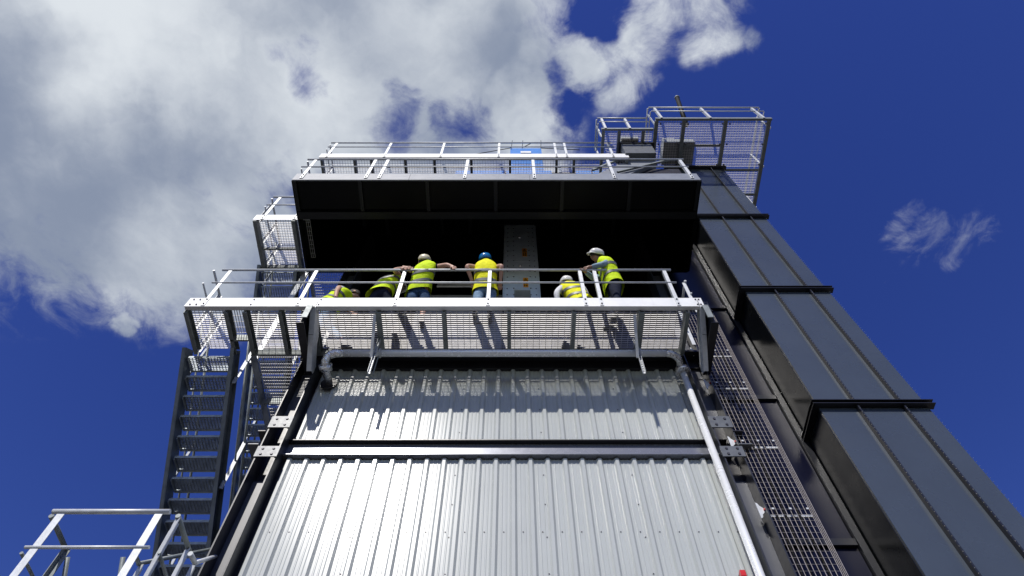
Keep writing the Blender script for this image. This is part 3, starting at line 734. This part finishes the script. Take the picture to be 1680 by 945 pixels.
q0, q1 = atY(226, 925, 5.80), atY(364, 898, 6.60); T(q0, q1, .022, 'handrail')
q0, q1 = atY(319, 924, 5.70), atY(362, 910, 6.60); T(q0, q1, .022, 'handrail', 'galv')
T(atY(312, 908, 5.55), atY(320, 924, 5.72), .026, 'handrail', 'galv')
T(atY(221, 908, 5.62), atY(228, 926, 5.82), .022, 'handrail')
for px, py in ((232, 927), (318, 926)):
    p = atY(px, py, 5.82); angle_post((p.x, 5.82, lf - .1), p.z, (-.4, -1, 0), w=.06).build('post', 'galv', ll)

# ------------------------------------------------------------------ people
def skin_obj(name, pts, edges_, m, parent, sub=2):
    """one continuous surface grown over connected joints: pts = {key: (Vector, radius)}"""
    keys = list(pts); off = OFF[parent.name]
    me = bpy.data.meshes.new('mesh')
    me.from_pydata([tuple(Vector(pts[k][0]) - off) for k in keys], [(keys.index(a), keys.index(b)) for a, b in edges_], [])
    me.materials.append(MATS[m])
    o = bpy.data.objects.new(name, me); COL.objects.link(o); o.parent = parent; OFF[o.name] = off
    sk = o.modifiers.new('skin', 'SKIN'); sk.use_smooth_shade = True
    for i, k in enumerate(keys):
        r = pts[k][1]; r = r if isinstance(r, tuple) else (r, r)
        me.skin_vertices[0].data[i].radius = r; me.skin_vertices[0].data[i].use_root = (i == 0)
    ss = o.modifiers.new('sub', 'SUBSURF'); ss.levels = sub; ss.render_levels = sub
    return o
def loft(mb, rings, n=18):
    k = len(mb.v)
    for c, side, fwd, rx, ry in rings:
        for j in range(n):
            a = 2 * math.pi * j / n; ca, sa = math.cos(a), math.sin(a)
            ca = math.copysign(abs(ca) ** .8, ca); sa = math.copysign(abs(sa) ** .8, sa)
            mb.v.append(tuple(Vector(c) + side * rx * ca + fwd * ry * sa))
    for i in range(len(rings) - 1):
        for j in range(n): mb.f.append((k + i*n + j, k + i*n + (j+1) % n, k + (i+1)*n + (j+1) % n, k + (i+1)*n + j))
    return mb
def person(label, J, face, vest='hivis', shirt=None, sleeve=0.5, trousers='denim', shorts=False, helmet='helmet_white', skin='skin', look=None, hands=True, hem=.13):
    J = {k: Vector(v) for k, v in J.items()}
    base = (J['ankL'] + J['ankR']) / 2; base.z = FZ
    t = thing('person', base, label, 'person', 'people on the platform')
    fwd = Vector((*face, 0)).normalized(); up_t = (J['neck'] - J['pelvis']).normalized()
    side = (J['shR'] - J['shL']).normalized()
    tf = up_t.cross(side).normalized()
    if tf.dot(fwd) < 0: tf = -tf
    look = Vector(look).normalized() if look else fwd
    spine = lambda s: J['pelvis'].lerp(J['chest'], s * 2) if s < .5 else J['chest'].lerp(J['neck'], s * 2 - 1)
    hd = J['head']
    pts = {'pelvis': (J['pelvis'], (.125, .095)), 'chest': (J['chest'], (.135, .10)), 'neck': (J['neck'] - up_t * .02, .06), 'neck2': (J['neck'].lerp(hd, .45), .055), 'jaw': (hd - Vector((0, 0, .05)) + look * .02, .072), 'head': (hd + Vector((0, 0, .03)), .088), 'crown': (hd + Vector((0, 0, .09)), .062)}
    E = [('pelvis', 'chest'), ('chest', 'neck'), ('neck', 'neck2'), ('neck2', 'jaw'), ('jaw', 'head'), ('head', 'crown')]
    for s in 'LR':
        pts['sh' + s] = (J['sh' + s], .06); pts['el' + s] = (J['el' + s], .042); pts['wr' + s] = (J['wr' + s], .029)
        pts['ua' + s] = (J['sh' + s].lerp(J['el' + s], .45), .053); pts['fa' + s] = (J['el' + s].lerp(J['wr' + s], .3), .043)
        E += [('chest', 'sh' + s), ('sh' + s, 'ua' + s), ('ua' + s, 'el' + s), ('el' + s, 'fa' + s), ('fa' + s, 'wr' + s)]
        hdir = J.get('hd' + s, J['wr' + s] + (J['wr' + s] - J['el' + s]).normalized() * .1) - J['wr' + s]
        hdir.normalize()
        across = hdir.cross(Vector((0, 1, .2))).normalized() if abs(hdir.y) < .9 else Vector((1, 0, 0))
        palm = J['wr' + s] + hdir * .055
        pts['pm' + s] = (palm, (.036, .022)); E.append(('wr' + s, 'pm' + s))
        curl = Vector((0, 0, -1))
        for i, (o_, ln) in enumerate(((-.030, .062), (-.010, .074), (.010, .070), (.029, .056))):
            k1, k2 = 'f%s%da' % (s, i), 'f%s%db' % (s, i)
            pts[k1] = (palm + hdir * .042 + across * o_, .010); pts[k2] = (palm + hdir * (.042 + ln * .6) + across * o_ * 1.15 + curl * ln * .5, .008)
            E += [('pm' + s, k1), (k1, k2)]
        k1 = 'th' + s; pts[k1] = (palm - hdir * .01 + across * -.05 + curl * .02, .010); E.append(('pm' + s, k1))
        pts['hip' + s] = (J['hip' + s], .068); pts['kn' + s] = (J['kn' + s], .058); pts['an' + s] = (J['ank' + s], .04)
        pts['cf' + s] = (J['kn' + s].lerp(J['ank' + s], .3), .056)
        E += [('pelvis', 'hip' + s), ('hip' + s, 'kn' + s), ('kn' + s, 'cf' + s), ('cf' + s, 'an' + s)]
    nose = hd + look * .112 - Vector((0, 0, .012)); pts['nose'] = (nose, .014); E.append(('head', 'nose'))
    body = skin_obj('body', pts, E, skin, t)
    lat = look.cross(Vector((0, 0, 1))).normalized()
    for s in (-1, 1):
        c = hd + lat * s * .088 + Vector((0, 0, -.005)) - look * .01
        MB().tube([c - lat * s * .008, c, c + lat * s * .014], [.012, .028, .02], 10).build('ear', skin, t, True)
        c = hd + look * .082 + lat * s * .034 + Vector((0, 0, .015))
        MB().tube([c, c + look * .012], [.012, .007], 8).build('eye', 'hair', t, True)
    # trousers or shorts
    tp_ = {'pelvis': (J['pelvis'] + up_t * .06, (.150, .118)), 'seat': (J['pelvis'] - up_t * .03, (.155, .125))}; TE = [('pelvis', 'seat')]
    for s in 'LR':
        tp_['hip' + s] = (J['hip' + s] - Vector((0, 0, .02)), .120); TE.append(('seat', 'hip' + s))
        tp_['th' + s] = (J['hip' + s].lerp(J['kn' + s], .5), .108); TE.append(('hip' + s, 'th' + s))
        if shorts: tp_['k' + s] = (J['hip' + s].lerp(J['kn' + s], .9), .100); TE.append(('th' + s, 'k' + s))
        else:
            tp_['k' + s] = (J['kn' + s], .077); tp_['a' + s] = (J['kn' + s].lerp(J['ank' + s], .93), .068)
            TE += [('th' + s, 'k' + s), ('k' + s, 'a' + s)]
    skin_obj('shorts' if shorts else 'trousers', tp_, TE, trousers, t)
    for s in 'LR':
        a = J['ank' + s]
        skin_obj('shoe', {'h': (Vector((a.x, a.y, FZ + .05)) - fwd * .05, (.044, .044)), 'm': (Vector((a.x, a.y, FZ + .048)) + fwd * .06, (.046, .042)), 't': (Vector((a.x, a.y, FZ + .04)) + fwd * .17, (.042, .032)), 'c': (a + Vector((0, 0, .03)), .05)},
                 [('h', 'm'), ('m', 't'), ('h', 'c')], 'shoe', t)
    if shirt:
        sp_ = {'chest': (J['chest'], (.14, .105)), 'collar': (J['neck'] - up_t * .01, .075)}; SE = [('chest', 'collar')]
        for s in 'LR':
            sp_['sh' + s] = (J['sh' + s], .075); SE.append(('chest', 'sh' + s))
            if sleeve > .95:
                sp_['e' + s] = (J['el' + s], .060); sp_['w' + s] = (J['wr' + s], .042); SE += [('sh' + s, 'e' + s), ('e' + s, 'w' + s)]
            else:
                sp_['e' + s] = (J['sh' + s].lerp(J['el' + s], sleeve), .066); SE.append(('sh' + s, 'e' + s))
        skin_obj('shirt', sp_, SE, shirt, t)
    # vest: a lofted shell round the trunk, flaring at the hem
    wS = (J['shR'] - J['shL']).length / 2
    prof = [(-hem, .235, .175), (.05, .215, .165), (.25, .20, .155), (.5, .205, .15), (.75, .215, .14), (.92, wS * .98, .125), (1.0, wS * .8, .105), (1.05, .10, .09), (1.08, .085, .085)]
    Lsp = (J['neck'] - J['pelvis']).length
    def ring(s, rx, ry, k=1.0):
        c = spine(min(max(s, 0), 1)) + up_t * (min(s, 0) + max(0, s - 1)) * Lsp
        return (c, side, tf, rx * k, ry * k)
    def shell(s0, s1, k):
        ss = [s0] + [p[0] for p in prof if s0 < p[0] < s1] + [s1]; out = []
        for s in ss:
            for (a, rxa, rya), (b, rxb, ryb) in zip(prof, prof[1:]):
                if a <= s <= b:
                    u = (s - a) / (b - a); out.append(ring(s, rxa + (rxb - rxa) * u, rya + (ryb - rya) * u, k)); break
        return out
    mb = loft(MB(), shell(prof[0][0], prof[-1][0], 1.0))
    rnd = random.Random(len(label))
    mb.v = [tuple(Vector(v) + Vector((rnd.uniform(-.007, .007), rnd.uniform(-.007, .007), rnd.uniform(-.005, .005)))) for v in mb.v]
    ve = mb.build('vest', vest, t, True)
    sm = ve.modifiers.new('sub', 'SUBSURF'); sm.levels = 1; sm.render_levels = 1
    for s0 in (.10, .42): loft(MB(), shell(s0, s0 + .10, 1.035)).build('reflective_band', 'reflective', ve, True)
    # helmet or hair
    hu = (Vector((0, 0, 1)) + look * -.12 + (Vector((0, 0, 1)).cross(look)) * 0).normalized()
    hu = (hu + J.get('tilt', Vector((0, 0, 0)))).normalized()
    hf = (look - hu * look.dot(hu)).normalized(); hsd = hf.cross(hu)
    c0 = hd + hu * .045
    R_ = [(0, .114, .140), (.03, .113, .139), (.065, .103, .126), (.095, .082, .10), (.112, .052, .062), (.12, .015, .018)]
    if helmet:
        h = loft(MB(), [(c0 + hu * z, hsd, hf, rx, ry) for z, rx, ry in R_], 24)
        h.f.append(tuple(range(len(h.v) - 24, len(h.v))))
        h = h.build('helmet', helmet, t, True)
        br_ = loft(MB(), [(c0 + hf * .035, hsd, hf, .096, .128), (c0 + hf * .03 - hu * .010, hsd, hf, .113, .150), (c0 + hf * .03 + hu * .003, hsd, hf, .113, .150), (c0 + hu * .014 + hf * .012, hsd, hf, .108, .135)], 24)
        br_.build('brim', helmet, h, True)
        rd = MB().tube([c0 + hf * .12 + hu * .045, c0 + hf * .07 + hu * .103, c0 + hu * .124, c0 - hf * .07 + hu * .103, c0 - hf * .12 + hu * .045], .011, 8); rd.build('ridge', helmet, h, True)
        sr = loft(MB(), [(c0 - hu * .045, hsd, hf, .088, .100), (c0 + hu * .01, hsd, hf, .098, .118)], 16); sr.build('hair', 'hair', t, True)
    else:
        h = loft(MB(), [(hd + hu * z, hsd, hf, rx, ry) for z, rx, ry in ((-.03, .092, .10), (.03, .099, .112), (.08, .086, .10), (.12, .05, .06), (.13, .01, .01))], 16); h.build('hair', 'hair', t, True)
    return t
F = FZ
person('person in yellow vest and blue helmet leaning back with both elbows on the railing',
    dict(pelvis=(-.46, 5.56, 10.38), chest=(-.46, 5.41, 10.66), neck=(-.46, 5.32, 10.90), head=(-.48, 5.35, 11.03), tilt=(-.1, -.9, 0),
         shL=(-.66, 5.36, 10.82), shR=(-.26, 5.36, 10.82), elL=(-.79, 5.25, 10.67), elR=(-.18, 5.25, 10.67), wrL=(-.70, 5.43, 10.48), wrR=(-.20, 5.45, 10.46),
         hipL=(-.56, 5.60, 10.30), hipR=(-.36, 5.60, 10.30), knL=(-.58, 5.58, 9.96), knR=(-.37, 5.60, 9.96), ankL=(-.60, 5.50, 9.54), ankR=(-.36, 5.54, 9.54)),
    (0, 1), 'hivis_yellow', None, trousers='denim_light', helmet='helmet_blue')
person('person in denim shorts and cream helmet with an arm stretched along the railing',
    dict(pelvis=(-1.60, 5.56, 10.36), chest=(-1.55, 5.41, 10.62), neck=(-1.52, 5.33, 10.86), head=(-1.57, 5.36, 10.985), tilt=(.1, -.8, 0),
         shL=(-1.72, 5.38, 10.74), shR=(-1.33, 5.36, 10.83), elL=(-1.90, 5.28, 10.65), elR=(-1.15, 5.27, 10.74), wrL=(-1.86, 5.27, 10.64), wrR=(-1.06, 5.255, 10.665), hdR=(-1.0, 5.24, 10.58), hdL=(-1.80, 5.25, 10.60),
         hipL=(-1.69, 5.60, 10.28), hipR=(-1.49, 5.60, 10.28), knL=(-1.70, 5.60, 9.94), knR=(-1.48, 5.66, 9.95), ankL=(-1.74, 5.50, 9.54), ankR=(-1.46, 5.64, 9.54)),
    (0, 1), 'hivis', 'black_cloth', .3, 'denim', True, 'helmet_cream')
person('person in dark trousers bending away, one hand on the railing, head hidden',
    dict(pelvis=(-2.26, 5.62, 10.33), chest=(-2.15, 5.54, 10.56), neck=(-2.06, 5.58, 10.74), head=(-2.02, 5.72, 10.80),
         shL=(-2.30, 5.54, 10.66), shR=(-1.96, 5.50, 10.74), elL=(-2.30, 5.55, 10.40), elR=(-2.06, 5.33, 10.66), wrL=(-2.2, 5.75, 10.3), wrR=(-1.93, 5.28, 10.63), hdR=(-1.86, 5.26, 10.60),
         hipL=(-2.36, 5.66, 10.25), hipR=(-2.16, 5.66, 10.25), knL=(-2.34, 5.78, 9.93), knR=(-2.06, 5.76, 9.93), ankL=(-2.22, 5.82, 9.54), ankR=(-1.92, 5.86, 9.54)),
    (.2, 1), 'hivis', 'black_cloth', .4, 'navy_cloth', False, 'helmet_white', look=(.3, 1, -.3))
person('person in vest and white short sleeves with a bare arm hanging, leftmost on the platform',
    dict(pelvis=(-3.16, 5.88, 10.30), chest=(-3.08, 5.88, 10.60), neck=(-2.98, 5.92, 10.83), head=(-2.88, 5.98, 10.93),
         shL=(-3.04, 6.08, 10.76), shR=(-3.07, 5.72, 10.76), elL=(-2.92, 6.1, 10.5), elR=(-3.06, 5.66, 10.48), wrL=(-2.80, 6.05, 10.4), wrR=(-3.02, 5.66, 10.22),
         hipL=(-3.16, 5.98, 10.22), hipR=(-3.16, 5.78, 10.22), knL=(-3.13, 5.99, 9.9), knR=(-3.14, 5.80, 9.9), ankL=(-2.80, 6.08, 9.54), ankR=(-3.25, 5.95, 9.54)),
    (1, .2), 'hivis', 'white_cloth', .4, 'denim_light', False, None, 'skin', look=(1, .3, -.4))
person('person with long white sleeves and white helmet standing lower between grey duct and railing posts',
    dict(pelvis=(1.20, 5.80, 10.33), chest=(1.10, 5.76, 10.62), neck=(1.01, 5.75, 10.86), head=(.99, 5.80, 11.0), tilt=(0, -.6, 0),
         shL=(.88, 5.74, 10.76), shR=(1.24, 5.70, 10.78), elL=(.78, 5.70, 10.50), elR=(1.34, 5.84, 10.52), wrL=(.80, 5.80, 10.28), wrR=(1.25, 6.0, 10.4),
         hipL=(1.10, 5.82, 10.25), hipR=(1.30, 5.82, 10.25), knL=(1.0, 5.92, 9.92), knR=(1.26, 5.93, 9.92), ankL=(.86, 6.0, 9.54), ankR=(1.10, 6.08, 9.54)),
    (-.2, 1), 'hivis_yellow', 'white_cloth', 1.0, 'navy_cloth', False, 'helmet_white')
person('tall person in white helmet and light blue sleeves looking left along the railing',
    dict(pelvis=(1.74, 5.52, 10.46), chest=(1.70, 5.40, 10.74), neck=(1.62, 5.34, 11.0), head=(1.52, 5.31, 11.14), tilt=(.1, -1.1, 0),
         shL=(1.70, 5.28, 10.93), shR=(1.66, 5.58, 10.93), elL=(1.62, 5.22, 10.68), elR=(1.45, 5.52, 10.70), wrL=(1.37, 5.26, 10.64), wrR=(1.28, 5.36, 10.66), hdL=(1.28, 5.26, 10.60), hdR=(1.22, 5.30, 10.62),
         hipL=(1.76, 5.46, 10.36), hipR=(1.78, 5.62, 10.36), knL=(1.74, 5.50, 9.98), knR=(1.70, 5.66, 9.98), ankL=(1.70, 5.54, 9.54), ankR=(1.62, 5.70, 9.54)),
    (-1, .35), 'hivis', 'blue_cloth', 1.0, 'navy_cloth', False, 'helmet_white', 'skin_dark', look=(-1, -.15, -.12), hem=.2)
